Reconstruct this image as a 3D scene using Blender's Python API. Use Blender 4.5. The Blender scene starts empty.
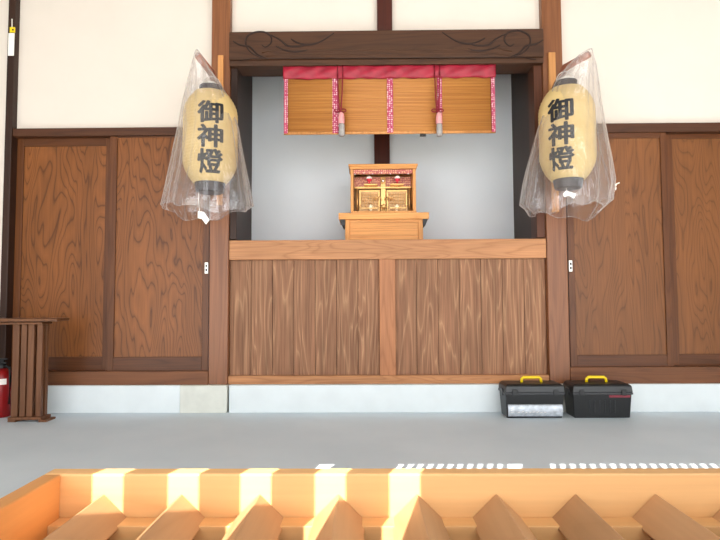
import bpy, bmesh, math, random
from mathutils import Vector, Matrix
random.seed(7)
SC = bpy.context.scene
COL = SC.collection
PI = math.pi
# ------------------------------------------------------------------ camera
H, F = 0.716, 540.0
CM = (Matrix.Rotation(0.012, 3, 'Z') @ Matrix.Rotation(PI/2 + 0.052, 3, 'X') @ Matrix.Rotation(-0.0048, 3, 'Z'))
cd = bpy.data.cameras.new('camera'); cam = bpy.data.objects.new('camera', cd); COL.objects.link(cam)
cd.sensor_fit = 'HORIZONTAL'; cd.sensor_width = 36.0; cd.lens = 36.0*F/720.0; cd.clip_start = 0.02
cam.matrix_world = Matrix.Translation((0, 0, H)) @ CM.to_4x4()
SC.camera = cam

def at(px, py, Y):
    """world point on the plane y=Y that the photo shows at pixel px,py"""
    d = CM @ Vector(((px-360)/F, (270-py)/F, -1.0))
    s = Y/d.y
    return Vector((d.x*s, Y, H + d.z*s))
def X(px, py, Y): return at(px, py, Y).x
def Z(px, py, Y): return at(px, py, Y).z

# ------------------------------------------------------------------ materials
def nt(name):
    m = bpy.data.materials.new(name); m.use_nodes = True
    t = m.node_tree; t.nodes.clear()
    out = t.nodes.new('ShaderNodeOutputMaterial')
    b = t.nodes.new('ShaderNodeBsdfPrincipled')
    t.links.new(b.outputs[0], out.inputs[0])
    return m, t, b, out
def N(t, kind, **kw):
    n = t.nodes.new(kind)
    for k, v in kw.items(): setattr(n, k, v)
    return n
def L(t, a, b): t.links.new(a, b)
def col(c): return (c[0], c[1], c[2], 1)
def hexc(r, g, b):
    f = lambda v: (v/255/12.92) if v/255 <= .04045 else ((v/255+.055)/1.055)**2.4
    return (f(r), f(g), f(b))
def coords(t, scale, rnd=True):
    tc = N(t, 'ShaderNodeTexCoord')
    src = tc.outputs['Object']
    if rnd:
        oi = N(t, 'ShaderNodeObjectInfo')
        m = N(t, 'ShaderNodeVectorMath', operation='SCALE'); m.inputs[0].default_value = (7.3, 3.1, 9.7)
        L(t, oi.outputs['Random'], m.inputs['Scale'])
        a = N(t, 'ShaderNodeVectorMath', operation='ADD'); L(t, src, a.inputs[0]); L(t, m.outputs[0], a.inputs[1])
        src = a.outputs[0]
    mp = N(t, 'ShaderNodeMapping'); mp.inputs['Scale'].default_value = scale
    L(t, src, mp.inputs['Vector'])
    return mp.outputs[0]
def plain(name, c, rough=.6, metal=0, noise=0, nscale=20, bump=0, spec=None):
    m, t, b, o = nt(name)
    b.inputs['Roughness'].default_value = rough; b.inputs['Metallic'].default_value = metal
    if spec is not None: b.inputs['Specular IOR Level'].default_value = spec
    v = coords(t, (1, 1, 1))
    n = N(t, 'ShaderNodeTexNoise'); n.inputs['Scale'].default_value = nscale; n.inputs['Detail'].default_value = 4
    L(t, v, n.inputs['Vector'])
    r = N(t, 'ShaderNodeValToRGB')
    r.color_ramp.elements[0].position = .3; r.color_ramp.elements[1].position = .7
    r.color_ramp.elements[0].color = col([x*(1-noise) for x in c]); r.color_ramp.elements[1].color = col([min(1, x*(1+noise)) for x in c])
    L(t, n.outputs['Fac'], r.inputs[0]); L(t, r.outputs[0], b.inputs['Base Color'])
    if bump:
        bp = N(t, 'ShaderNodeBump'); bp.inputs['Strength'].default_value = bump; bp.inputs['Distance'].default_value = .002
        L(t, n.outputs['Fac'], bp.inputs['Height']); L(t, bp.outputs[0], b.inputs['Normal'])
    return m
def wood(name, c, dark, axis='z', k=9.0, freq=3.2, stretch=.22, sharp=.22, rough=.5, strength=.8, light=None, fine=.16, spec=.35):
    """procedural timber: contour lines of a stretched noise give the cathedral figure"""
    m, t, b, o = nt(name)
    b.inputs['Roughness'].default_value = rough; b.inputs['Specular IOR Level'].default_value = spec
    s = [freq, freq, freq]; s['xyz'.index(axis)] = freq*stretch
    v = coords(t, tuple(s))
    n = N(t, 'ShaderNodeTexNoise'); n.inputs['Scale'].default_value = 1; n.inputs['Detail'].default_value = 2.2; n.inputs['Roughness'].default_value = .42
    n.inputs['Distortion'].default_value = .35
    L(t, v, n.inputs['Vector'])
    mu = N(t, 'ShaderNodeMath', operation='MULTIPLY'); mu.inputs[1].default_value = k*2; L(t, n.outputs['Fac'], mu.inputs[0])
    fr = N(t, 'ShaderNodeMath', operation='FRACT'); L(t, mu.outputs[0], fr.inputs[0])
    r = N(t, 'ShaderNodeValToRGB'); e = r.color_ramp.elements
    e[0].position = 0; e[0].color = (1, 1, 1, 1)
    e[1].position = 1; e[1].color = (.75, .75, .75, 1)
    a = r.color_ramp.elements.new(sharp); a.color = (.25, .25, .25, 1)
    a = r.color_ramp.elements.new(.55); a.color = (0, 0, 0, 1)
    a = r.color_ramp.elements.new(.85); a.color = (.18, .18, .18, 1)
    L(t, fr.outputs[0], r.inputs[0])
    # fine fibres
    s2 = [120, 120, 120]; s2['xyz'.index(axis)] = 3.5
    v2 = coords(t, tuple(s2))
    n2 = N(t, 'ShaderNodeTexNoise'); n2.inputs['Scale'].default_value = 1; n2.inputs['Detail'].default_value = 3; L(t, v2, n2.inputs['Vector'])
    # large tonal drift
    s3 = [6, 6, 6]; s3['xyz'.index(axis)] = 1.2
    v3 = coords(t, tuple(s3))
    n3 = N(t, 'ShaderNodeTexNoise'); n3.inputs['Scale'].default_value = 1; L(t, v3, n3.inputs['Vector'])
    mx = N(t, 'ShaderNodeMix', data_type='RGBA'); mx.inputs['A'].default_value = col(c); mx.inputs['B'].default_value = col(dark)
    st = N(t, 'ShaderNodeMath', operation='MULTIPLY'); st.inputs[1].default_value = strength; L(t, r.outputs[0], st.inputs[0])
    L(t, st.outputs[0], mx.inputs['Factor'])
    last = mx.outputs['Result']
    def mulv(src, nz, amt):
        mr = N(t, 'ShaderNodeMapRange'); mr.inputs['From Min'].default_value = .25; mr.inputs['From Max'].default_value = .75
        mr.inputs['To Min'].default_value = 1-amt; mr.inputs['To Max'].default_value = 1+amt; L(t, nz, mr.inputs['Value'])
        q = N(t, 'ShaderNodeVectorMath', operation='SCALE'); L(t, src, q.inputs[0]); L(t, mr.outputs[0], q.inputs['Scale'])
        return q.outputs[0]
    last = mulv(last, n2.outputs['Fac'], fine)
    last = mulv(last, n3.outputs['Fac'], .16)
    L(t, last, b.inputs['Base Color'])
    bp = N(t, 'ShaderNodeBump'); bp.inputs['Strength'].default_value = .15; bp.inputs['Distance'].default_value = .001
    L(t, n2.outputs['Fac'], bp.inputs['Height']); L(t, bp.outputs[0], b.inputs['Normal'])
    return m

M = {}
M['plaster'] = plain('white_plaster', hexc(224, 212, 200), .9, noise=.02, nscale=3)
M['alcove_plaster'] = plain('cool_plaster', hexc(232, 236, 240), .9, noise=.015, nscale=3)
M['door_panel'] = wood('keyaki_panel', hexc(128, 76, 36), hexc(56, 27, 9), 'z', k=13, freq=5.0, stretch=.19, sharp=.12, strength=.72, rough=.38, spec=.3)
M['door_panel_d'] = wood('keyaki_panel_fine', hexc(122, 75, 39), hexc(68, 36, 15), 'z', k=16, freq=4.4, stretch=.16, sharp=.12, strength=.55, rough=.38, spec=.3)
M['door_frame'] = wood('door_frame_wood', hexc(98, 56, 27), hexc(70, 36, 15), 'z', k=6, freq=10, stretch=.05, strength=.5, rough=.38, spec=.3)
M['door_frame_h'] = wood('door_rail_wood', hexc(92, 52, 26), hexc(66, 34, 15), 'x', k=6, freq=10, stretch=.05, strength=.5, rough=.38, spec=.3)
M['beam'] = wood('beam_wood', hexc(116, 71, 42), hexc(84, 47, 26), 'x', k=6, freq=9, stretch=.06, strength=.6)
M['head_beam'] = wood('head_beam_wood', hexc(80, 44, 22), hexc(58, 30, 15), 'x', k=6, freq=9, stretch=.06, strength=.6)
M['post'] = wood('post_wood', hexc(132, 82, 50), hexc(102, 58, 32), 'z', k=5, freq=9, stretch=.05, strength=.5, rough=.38, spec=.4)
M['post_up'] = wood('upper_post_wood', hexc(86, 44, 20), hexc(64, 30, 12), 'z', k=5, freq=9, stretch=.05, strength=.5)
M['dark'] = wood('dark_stained_wood', hexc(52, 29, 17), hexc(34, 18, 11), 'z', k=5, freq=9, stretch=.05, strength=.6)
M['dark_red'] = wood('dark_reddish_wood', hexc(74, 26, 10), hexc(52, 16, 6), 'z', k=5, freq=9, stretch=.05, strength=.5)
M['lintel'] = wood('lintel_wood', hexc(76, 46, 26), hexc(52, 29, 16), 'x', k=6, freq=7, stretch=.08, strength=.6, rough=.55)
M['groove'] = plain('carved_groove', hexc(44, 24, 15), .8)
M['counter'] = wood('counter_wood', hexc(176, 122, 80), hexc(140, 88, 52), 'x', k=7, freq=9, stretch=.12, strength=.6)
M['counter_v'] = wood('counter_upright_wood', hexc(170, 112, 74), hexc(136, 84, 52), 'z', k=6, freq=9, stretch=.08, strength=.5)
M['board'] = wood('weathered_cedar', hexc(132, 92, 68), hexc(178, 136, 102), 'z', k=5, freq=9, stretch=.09, sharp=.13, strength=.7, rough=.7, fine=.34, spec=.3)
M['shiraki'] = wood('pale_cypress', hexc(214, 150, 84), hexc(188, 118, 54), 'x', k=8, freq=8, stretch=.06, strength=.55, rough=.45)
M['shiraki_v'] = wood('pale_cypress_upright', hexc(214, 148, 82), hexc(186, 116, 52), 'z', k=8, freq=8, stretch=.06, strength=.5, rough=.45)
M['box'] = wood('offering_box_wood', hexc(218, 168, 112), hexc(204, 150, 92), 'x', k=4, freq=5, stretch=.08, strength=.45, rough=.5, fine=.05)
M['box_bar'] = wood('offering_box_bar_wood', hexc(182, 138, 98), hexc(162, 118, 78), 'y', k=4, freq=5, stretch=.2, strength=.45, rough=.5, fine=.05)
M['box_side'] = wood('offering_box_side_wood', hexc(216, 150, 86), hexc(194, 126, 66), 'y', k=4, freq=5, stretch=.2, strength=.45, rough=.5, fine=.05)
M['stand'] = wood('stand_wood', hexc(112, 72, 46), hexc(80, 48, 30), 'z', k=5, freq=9, stretch=.05, strength=.5)
M['batten'] = wood('batten_wood', hexc(204, 142, 84), hexc(172, 112, 60), 'z', k=5, freq=9, stretch=.05, strength=.5)
M['plinth'] = plain('pale_plinth', hexc(222, 229, 231), .7, noise=.04, nscale=6)
M['plinth_b'] = plain('cream_plinth_block', hexc(216, 217, 208), .7, noise=.06, nscale=14)
M['black'] = plain('black_lacquer', hexc(20, 19, 21), .5)
M['ink'] = plain('black_ink', hexc(14, 14, 20), .6)
M['cap'] = plain('dark_cap', hexc(40, 32, 38), .5)
M['arm'] = wood('bracket_arm_wood', hexc(160, 100, 76), hexc(130, 78, 56), 'y', k=5, freq=9)
M['blackplastic'] = plain('black_plastic', hexc(24, 25, 27), .36, noise=.1, nscale=60, bump=.1)
M['greyplastic'] = plain('dark_grey_plastic', hexc(48, 48, 52), .35)
M['redplastic'] = plain('dark_red_plastic', hexc(120, 20, 40), .4)
M['yellow'] = plain('yellow_plastic', hexc(240, 208, 12), .4)
M['silver'] = plain('silver_label', hexc(186, 192, 200), .35, metal=.3, noise=.25, nscale=40)
M['metal'] = plain('dull_chrome', hexc(225, 222, 215), .35, metal=.6)
M['gold'] = plain('gold_leaf', hexc(222, 176, 112), .4, metal=.7, noise=.1, nscale=90)
M['goldpaper'] = plain('gilded_panel', hexc(196, 154, 104), .5, metal=.2, noise=.14, nscale=50)
M['white'] = plain('white_paper', hexc(246, 240, 232), .8)
M['red'] = plain('red_cloth', hexc(214, 40, 62), .6)
M['darkred'] = plain('crimson_cord', hexc(130, 12, 32), .6)
M['extred'] = plain('extinguisher_red', hexc(138, 16, 18), .3)
M['pinktassel'] = plain('pink_tassel', hexc(220, 150, 150), .8, noise=.1, nscale=90)
M['greytassel'] = plain('grey_tassel', hexc(158, 150, 146), .8, noise=.15, nscale=90)
M['roofwood'] = wood('porch_ceiling_wood', hexc(176, 172, 168), hexc(150, 146, 140), 'y', k=5, freq=6, stretch=.08)
M['gravel'] = plain('pale_gravel', hexc(214, 212, 206), .9, noise=.25, nscale=60)
M['glow'] = plain('pearl', hexc(250, 230, 190), .3)

def brocade(name, a, b2, sc):
    m, t, b, o = nt(name); b.inputs['Roughness'].default_value = .6
    v = coords(t, (sc, sc, sc), False)
    vo = N(t, 'ShaderNodeTexVoronoi', feature='F1'); vo.inputs['Scale'].default_value = 1; vo.inputs['Randomness'].default_value = .25
    L(t, v, vo.inputs['Vector'])
    r = N(t, 'ShaderNodeValToRGB'); r.color_ramp.interpolation = 'CONSTANT'
    r.color_ramp.elements[0].color = col(b2); r.color_ramp.elements[1].position = .42; r.color_ramp.elements[1].color = col(a)
    L(t, vo.outputs['Distance'], r.inputs[0]); L(t, r.outputs[0], b.inputs['Base Color'])
    return m
M['brocade'] = brocade('pink_brocade', hexc(170, 48, 84), hexc(232, 196, 198), 78)
M['redbrocade'] = plain('red_brocade', hexc(150, 20, 44), .5, noise=.25, nscale=22, bump=.3)
M['valance'] = brocade('altar_brocade', hexc(176, 88, 84), hexc(232, 178, 140), 70)
# sudare: horizontal bamboo splints
def sudare():
    m, t, b, o = nt('bamboo_splints'); b.inputs['Roughness'].default_value = .5
    v = coords(t, (1.2, 1, 160), False)
    n = N(t, 'ShaderNodeTexNoise'); n.inputs['Scale'].default_value = 1; n.inputs['Detail'].default_value = 4; L(t, v, n.inputs['Vector'])
    r = N(t, 'ShaderNodeValToRGB'); e = r.color_ramp.elements
    e[0].position = .3; e[0].color = col(hexc(160, 100, 44)); e[1].position = .72; e[1].color = col(hexc(200, 140, 72))
    a = r.color_ramp.elements.new(.5); a.color = col(hexc(180, 118, 56))
    L(t, n.outputs['Fac'], r.inputs[0]); L(t, r.outputs[0], b.inputs['Base Color'])
    bp = N(t, 'ShaderNodeBump'); bp.inputs['Strength'].default_value = .4; bp.inputs['Distance'].default_value = .002
    L(t, n.outputs['Fac'], bp.inputs['Height']); L(t, bp.outputs[0], b.inputs['Normal'])
    return m
M['sudare'] = sudare()
# floor: painted smooth concrete
def floor_mat():
    m, t, b, o = nt('grey_painted_concrete'); b.inputs['Roughness'].default_value = .5
    b.inputs['Specular IOR Level'].default_value = .4
    v = coords(t, (1, 1, 1), False)
    n = N(t, 'ShaderNodeTexNoise'); n.inputs['Scale'].default_value = 2.2; n.inputs['Detail'].default_value = 5; L(t, v, n.inputs['Vector'])
    r = N(t, 'ShaderNodeValToRGB'); e = r.color_ramp.elements
    e[0].position = .3; e[0].color = col(hexc(204, 216, 224)); e[1].position = .7; e[1].color = col(hexc(214, 224, 231))
    L(t, n.outputs['Fac'], r.inputs[0]); L(t, r.outputs[0], b.inputs['Base Color'])
    return m
M['floor'] = floor_mat()
# lantern paper
def paper():
    m, t, b, o = nt('cream_lantern_paper'); b.inputs['Roughness'].default_value = .7
    v = coords(t, (1, 1, 1), False)
    n = N(t, 'ShaderNodeTexNoise'); n.inputs['Scale'].default_value = 9; n.inputs['Detail'].default_value = 3; L(t, v, n.inputs['Vector'])
    r = N(t, 'ShaderNodeValToRGB'); e = r.color_ramp.elements
    e[0].position = .3; e[0].color = col(hexc(202, 172, 112)); e[1].position = .7; e[1].color = col(hexc(216, 188, 130))
    L(t, n.outputs['Fac'], r.inputs[0]); L(t, r.outputs[0], b.inputs['Base Color'])
    return m
M['paper'] = paper()
# thin clear plastic film
def film():
    m, t, b, o = nt('clear_plastic_film')
    t.nodes.remove(b)
    tr = N(t, 'ShaderNodeBsdfTransparent'); tr.inputs[0].default_value = (.97, .96, .96, 1)
    df = N(t, 'ShaderNodeBsdfDiffuse'); df.inputs[0].default_value = (.88, .82, .80, 1)
    tl = N(t, 'ShaderNodeBsdfTranslucent'); tl.inputs[0].default_value = (.88, .82, .80, 1)
    gl = N(t, 'ShaderNodeBsdfGlossy'); gl.inputs['Roughness'].default_value = .16
    v = coords(t, (14, 14, 3.5), False)
    n = N(t, 'ShaderNodeTexNoise'); n.inputs['Scale'].default_value = 1; n.inputs['Detail'].default_value = 4; n.inputs['Distortion'].default_value = 1.2
    L(t, v, n.inputs['Vector'])
    bp = N(t, 'ShaderNodeBump'); bp.inputs['Strength'].default_value = .8; bp.inputs['Distance'].default_value = .02
    L(t, n.outputs['Fac'], bp.inputs['Height'])
    L(t, bp.outputs[0], gl.inputs['Normal']); L(t, bp.outputs[0], df.inputs['Normal'])
    lw = N(t, 'ShaderNodeLayerWeight'); lw.inputs['Blend'].default_value = .35; L(t, bp.outputs[0], lw.inputs['Normal'])
    a1 = N(t, 'ShaderNodeMixShader'); a1.inputs[0].default_value = .5; L(t, df.outputs[0], a1.inputs[1]); L(t, tl.outputs[0], a1.inputs[2])
    mr = N(t, 'ShaderNodeMapRange'); mr.inputs['From Min'].default_value = 0.05; mr.inputs['From Max'].default_value = .95
    mr.inputs['To Min'].default_value = .04; mr.inputs['To Max'].default_value = .6
    L(t, lw.outputs['Facing'], mr.inputs['Value'])
    a2 = N(t, 'ShaderNodeMixShader'); L(t, mr.outputs[0], a2.inputs[0]); L(t, tr.outputs[0], a2.inputs[1]); L(t, a1.outputs[0], a2.inputs[2])
    a3 = N(t, 'ShaderNodeMixShader'); a3.inputs[0].default_value = .09; L(t, a2.outputs[0], a3.inputs[1]); L(t, gl.outputs[0], a3.inputs[2])
    L(t, a3.outputs[0], o.inputs[0])
    return m
M['film'] = film()

# ------------------------------------------------------------------ mesh helpers
def B(bm, x0, x1, y0, y1, z0, z1):
    x0, x1 = sorted((x0, x1)); y0, y1 = sorted((y0, y1)); z0, z1 = sorted((z0, z1))
    v = [bm.verts.new((x, y, z)) for x in (x0, x1) for y in (y0, y1) for z in (z0, z1)]
    for f in ((0,1,3,2), (4,6,7,5), (0,4,5,1), (2,3,7,6), (0,2,6,4), (1,5,7,3)):
        bm.faces.new([v[i] for i in f])
def PB(bm, px0, px1, py0, py1, Y0, Y1):
    """box whose front face (y=Y0) covers the pixel rectangle"""
    mx, my = (px0+px1)/2, (py0+py1)/2
    B(bm, X(px0, my, Y0), X(px1, my, Y0), Y0, Y1, Z(mx, py1, Y0), Z(mx, py0, Y0))
def tube(bm, pts, r, n=8, closed=False, radii=None):
    pts = [Vector(p) for p in pts]; rings = []
    for i, p in enumerate(pts):
        if closed: a, b = pts[i-1], pts[(i+1) % len(pts)]
        else: a, b = pts[max(0, i-1)], pts[min(len(pts)-1, i+1)]
        d = (b-a).normalized()
        u = d.cross(Vector((0, 0, 1)))
        if u.length < .05: u = d.cross(Vector((0, 1, 0)))
        u.normalize(); w = d.cross(u).normalized()
        rr = radii[i] if radii else r
        rings.append([bm.verts.new(p + (u*math.cos(2*PI*k/n) + w*math.sin(2*PI*k/n))*rr) for k in range(n)])
    R = len(rings)
    for i in range(R if closed else R-1):
        A, C = rings[i], rings[(i+1) % R]
        for k in range(n):
            bm.faces.new((A[k], A[(k+1) % n], C[(k+1) % n], C[k]))
    if not closed:
        bm.faces.new(rings[0]); bm.faces.new(rings[-1][::-1])
def lathe(bm, prof, c, n=32, sx=1, sy=1):
    rings = []
    for r, z in prof:
        rings.append([bm.verts.new((c[0]+sx*r*math.cos(2*PI*k/n), c[1]+sy*r*math.sin(2*PI*k/n), c[2]+z)) for k in range(n)])
    for A, C in zip(rings, rings[1:]):
        for k in range(n): bm.faces.new((A[k], A[(k+1) % n], C[(k+1) % n], C[k]))
    if prof[0][0] > 1e-5: bm.faces.new(rings[0][::-1])
    if prof[-1][0] > 1e-5: bm.faces.new(rings[-1])
def prism(bm, poly, y0, y1):
    """poly: list of (x,z), extruded from y0 to y1"""
    a = [bm.verts.new((x, y0, z)) for x, z in poly]; b = [bm.verts.new((x, y1, z)) for x, z in poly]
    bm.faces.new(a); bm.faces.new(b[::-1])
    for i in range(len(a)):
        j = (i+1) % len(a); bm.faces.new((a[i], b[i], b[j], a[j]))
def wloc(o):
    v = Vector((0, 0, 0))
    while o: v += o.location; o = o.parent
    return v
def obj(name, bm, mat, parent=None, bev=0, smooth=False, loc=None):
    """link the bmesh (built in world coordinates) as one object"""
    bmesh.ops.recalc_face_normals(bm, faces=bm.faces)
    base = Vector(loc) if loc else Vector((0, 0, 0))
    off = base if parent is None else wloc(parent) + base
    bmesh.ops.translate(bm, verts=bm.verts, vec=-off)
    me = bpy.data.meshes.new(name); bm.to_mesh(me); bm.free()
    if smooth:
        for p in me.polygons: p.use_smooth = True
    o = bpy.data.objects.new(name, me); COL.objects.link(o)
    me.materials.append(M[mat])
    o.location = base
    if parent: o.parent = parent
    if bev:
        b = o.modifiers.new('bevel', 'BEVEL'); b.width = bev; b.segments = 2; b.limit_method = 'ANGLE'
    return o
def box(name, px0, px1, py0, py1, Y0, Y1, mat, parent=None, bev=0, loc=None):
    bm = bmesh.new(); PB(bm, px0, px1, py0, py1, Y0, Y1)
    return obj(name, bm, mat, parent, bev, loc=loc)
def tag(o, label, cat, group=None):
    o['label'] = label; o['category'] = cat
    if group: o['group'] = group
    return o
def thing(name, label, cat, loc, group=None):
    o = bpy.data.objects.new(name, None); COL.objects.link(o); o.location = loc; o.empty_display_size = .05
    return tag(o, label, cat, group)
def struct(o): o['kind'] = 'structure'; return o
def bmnew(): return bmesh.new()

# ------------------------------------------------------------------ depths
YP = 3.42    # plinth front
YW = 3.45    # posts / beams front
YD = 3.50    # doors / panels
YB = 4.17    # alcove back wall
zp = Z(360, 385, YP)                       # plinth top
# floor
bm = bmnew(); B(bm, -3.4, 3.4, -1.1, YP+.3, -.15, 0)
struct(obj('floor', bm, 'floor'))
bm = bmnew(); B(bm, -14, 14, -16, -1.101, -.5, -.4)
struct(obj('ground', bm, 'gravel'))
# plinths
def plinth(n, x0, x1, mat, y0=YP):
    bm = bmnew(); B(bm, x0, x1, y0, YP+.2, 0, zp); return struct(obj('trim_%d' % n, bm, mat, bev=.004))
xl0, xl1 = X(180, 400, YP), X(227, 400, YP)
xr0, xr1 = X(549, 400, YP), X(575, 400, YP)
plinth(1, -3.3, xl0-.001, 'plinth'); plinth(2, xl0, xl1, 'plinth_b', YP-.004)
plinth(3, xl1+.012, xr0-.004, 'plinth'); plinth(4, xr0, xr1, 'plinth_b', YP-.004); plinth(5, xr1+.001, 3.3, 'plinth')
TOPZ = 3.2
# posts: lower warm part & upper (same post)
def post(n, pxa, pxb, py0, Y0=YW, Y1=YW+.12, mat='post', zb=None):
    bm = bmnew(); xa, xb = X(pxa, py0, Y0), X(pxb, py0, Y0)
    B(bm, xa, xb, Y0, Y1, zp if zb is None else zb, TOPZ)
    return struct(obj('trim_%d' % n, bm, mat, bev=.004)), xa, xb
_, PLa, PLb = post(6, 209.6, 228.6, 240)
_, PRa, PRb = post(7, 546.8, 567, 240)
_, PCa, PCb = post(8, 1.5, 8.5, 240, YW, YD+.09, 'dark')
# white walls
zh = Z(110, 127, YW)
bm = bmnew(); B(bm, PCb, PLa, YD, YD+.1, zh, TOPZ); struct(obj('wall_left', bm, 'plaster'))
zhr = Z(640, 123, YW)
bm = bmnew(); B(bm, PRb, 3.3, YD, YD+.1, zhr, TOPZ); struct(obj('wall_right', bm, 'plaster'))
bm = bmnew(); B(bm, -3.3, PCa, YD-.02, YD+.1, zp, TOPZ); struct(obj('wall_far_left', bm, 'plaster'))
zl1 = Z(388, 30, 3.42)
bm = bmnew(); B(bm, PLb, PRa, YD, YD+.1, zl1, TOPZ); struct(obj('wall_center', bm, 'plaster'))
box('trim_9', 377, 392, -40, 30, YW+.01, YD-.0005, 'dark_red')['kind'] = 'structure'
# upper rims (thin dark shadow beads by the posts)
# head beams over doors
def hb(n, xa, xb, pya, pyb, pm, mat, y0=YW+.01):
    bm = bmnew(); B(bm, xa, xb, y0, YD+.1, Z(pm, pyb, y0), Z(pm, pya, y0)); return struct(obj('trim_%d' % n, bm, mat, bev=.003))
hb(10, PCb, PLa, 127.5, 135.5, 110, 'head_beam'); hb(11, PRb, 3.3, 123, 132, 640, 'head_beam')
hb(12, PCb, PLa, 371.5, 386, 110, 'beam', YW-.005); hb(13, PRb, 3.3, 367, 384, 640, 'beam', YW-.005)

# ------------------------------------------------------------------ doors
def door(n, px0, px1, py0, py1, pan, Y, mat, hp=None, strip=None):
    """leaf with frame, recessed panel and handle"""
    r = bpy.data.objects.new('door_%d' % n, None); COL.objects.link(r)
    r.location = at((px0+px1)/2, py1, Y); r['kind'] = 'structure'
    a, b, c, d = pan
    my = (py0+py1)/2
    x0, x1, xa, xb = X(px0, my, Y), X(px1, my, Y), X(a, my, Y), X(b, my, Y)
    pm = (px0+px1)/2
    z1, z0, zc, zd = Z(pm, py0, Y), Z(pm, py1, Y), Z(pm, c, Y), Z(pm, d, Y)
    bm = bmnew(); B(bm, x0, xa, Y, Y+.035, z0, z1); obj('stile', bm, 'door_frame', r, .002)
    bm = bmnew(); B(bm, xb, x1, Y, Y+.035, z0, z1); obj('stile', bm, 'door_frame', r, .002)
    bm = bmnew(); B(bm, xa, xb, Y+.001, Y+.034, zc, z1); obj('top_rail', bm, 'door_frame_h', r, .002)
    bm = bmnew(); B(bm, xa, xb, Y+.001, Y+.034, z0, zd); obj('bottom_rail', bm, 'door_frame_h', r, .002)
    bm = bmnew(); B(bm, xa, xb, Y+.010, Y+.026, zd, zc); obj('door_panel', bm, mat, r)
    if hp:
        hx, hy = hp
        c0 = at(hx, hy, Y)
        bm = bmnew(); B(bm, c0.x-.011, c0.x+.011, Y-.004, Y, c0.z-.036, c0.z+.036); h = obj('door_handle', bm, 'metal', r, .002)
        h['label'] = 'small chrome pull plate'
        bm = bmnew()
        B(bm, c0.x-.005, c0.x+.005, Y-.006, Y-.004, c0.z-.022, c0.z-.004); B(bm, c0.x-.005, c0.x+.005, Y-.006, Y-.004, c0.z+.006, c0.z+.022)
        obj('keyhole', bm, 'black', h)
door(1, 8.6, 113, 136, 371, (21, 104, 146, 357), YD+.012, 'door_panel', (12, 268))
door(2, 108, 209, 136, 371, (115, 202.5, 137, 357), YD-.026, 'door_panel', (206.5, 268))
door(3, 568, 670, 132.5, 367, (574.5, 664, 138, 355), YD-.026, 'door_panel_d', (570.5, 266))
door(4, 664, 790, 132.5, 367, (676, 778, 138, 354), YD+.012, 'door_panel_d')

# ------------------------------------------------------------------ alcove
yl0 = 3.42
zceil = Z(388, 75.5, YB)
bxa, bxb = X(252, 150, YB), X(512.5, 150, YB)
bm = bmnew(); B(bm, bxa-.2, bxb+.2, YB, YB+.1, zp, zceil+.15); struct(obj('wall_alcove_back', bm, 'alcove_plaster'))
bm = bmnew(); B(bm, PLb-.10, bxa, YW+.12, YB, zp, zceil+.1); struct(obj('wall_alcove_left', bm, 'dark'))
bm = bmnew(); B(bm, bxb, PRa+.14, YW+.12, YB, zp, zceil+.1); struct(obj('wall_alcove_right', bm, 'dark'))
bm = bmnew(); B(bm, bxa, bxb, YD+.1, YB, zceil, zceil+.1); struct(obj('ceiling_alcove', bm, 'dark'))
box('trim_14', 374.5, 390, 70, 300, YB-.05, YB-.0005, 'dark_red')['kind'] = 'structure'
# inner jamb strips
bm = bmnew(); B(bm, PLb, PLb+.045, YW+.02, YW+.14, Z(240, 239, YW), Z(240, 64, YW)); struct(obj('trim_15', bm, 'dark', bev=.003))
bm = bmnew(); B(bm, PRa-.055, PRa, YW+.02, YW+.14, Z(240, 239, YW), Z(240, 64, YW)); struct(obj('trim_16', bm, 'post_up', bev=.003))

# lintel with carved scrolls
la = thing('carved_lintel', 'dark brown carved wooden lintel with scroll carving spanning above the red-topped blind', 'lintel', (X(388, 66, yl0), yl0, Z(388, 66, yl0)))
my = 48
bm = bmnew(); B(bm, PLb+.001, PRa-.001, yl0, YD+.1, Z(388, 58, yl0), zl1-.0005); obj('beam', bm, 'lintel', la, .004)
bm = bmnew(); B(bm, PLb+.001, PRa-.001, yl0+.012, YD+.1, Z(388, 63.6, yl0), Z(388, 58, yl0)-.0005); obj('lower_beam', bm, 'lintel', la, .003)
def mir(p): return (776-p[0], p[1]-1)
def smooth_px(pts, n=6):
    out = []
    for i in range(len(pts)-1):
        p0 = pts[max(0, i-1)]; p1 = pts[i]; p2 = pts[i+1]; p3 = pts[min(len(pts)-1, i+2)]
        for k in range(n):
            t = k/n
            out.append(tuple(.5*((2*p1[j])+(-p0[j]+p2[j])*t+(2*p0[j]-5*p1[j]+4*p2[j]-p3[j])*t*t+(-p0[j]+3*p1[j]-3*p2[j]+p3[j])*t**3) for j in (0, 1)))
    out.append(pts[-1]); return out
scr = [[(262,58),(252,53),(246,45),(247,37),(255,32.5),(265,32.5),(271,37),(271,43),(266,47),(262,45)],
       [(233,41),(240,45),(250,47),(257,54),(268,59)],
       [(271,35),(280,40),(288,46),(300,46.5),(308,44)],
       [(291,39),(298,43),(308,45),(320,42),(334,33)], [(276,46),(284,50),(296,52),(308,50)]]
for mfun in (lambda p: p, mir):
    for i, c in enumerate(scr):
        s = smooth_px([mfun(p) for p in c])
        bm = bmnew(); R = [.0068*(.35+.65*math.sin(PI*(.12+.8*k/(len(s)-1)))) for k in range(len(s))]
        tube(bm, [at(p[0], p[1], yl0) for p in s], .004, 6, radii=R)
        obj('carved_scroll', bm, 'groove', la, smooth=True)
for (a, b, py, r, mt) in ((262, 512, 50.5, .004, 'lintel'), (266, 508, 54.5, .0035, 'lintel'), (240, 536, 58.5, .003, 'groove')):
    bm = bmnew(); tube(bm, [at(a, py+2, yl0), at(a+12, py, yl0), at(b-12, py-1, yl0), at(b, py+1, yl0)], r, 6)
    obj('moulding', bm, mt, la, smooth=True)

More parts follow.
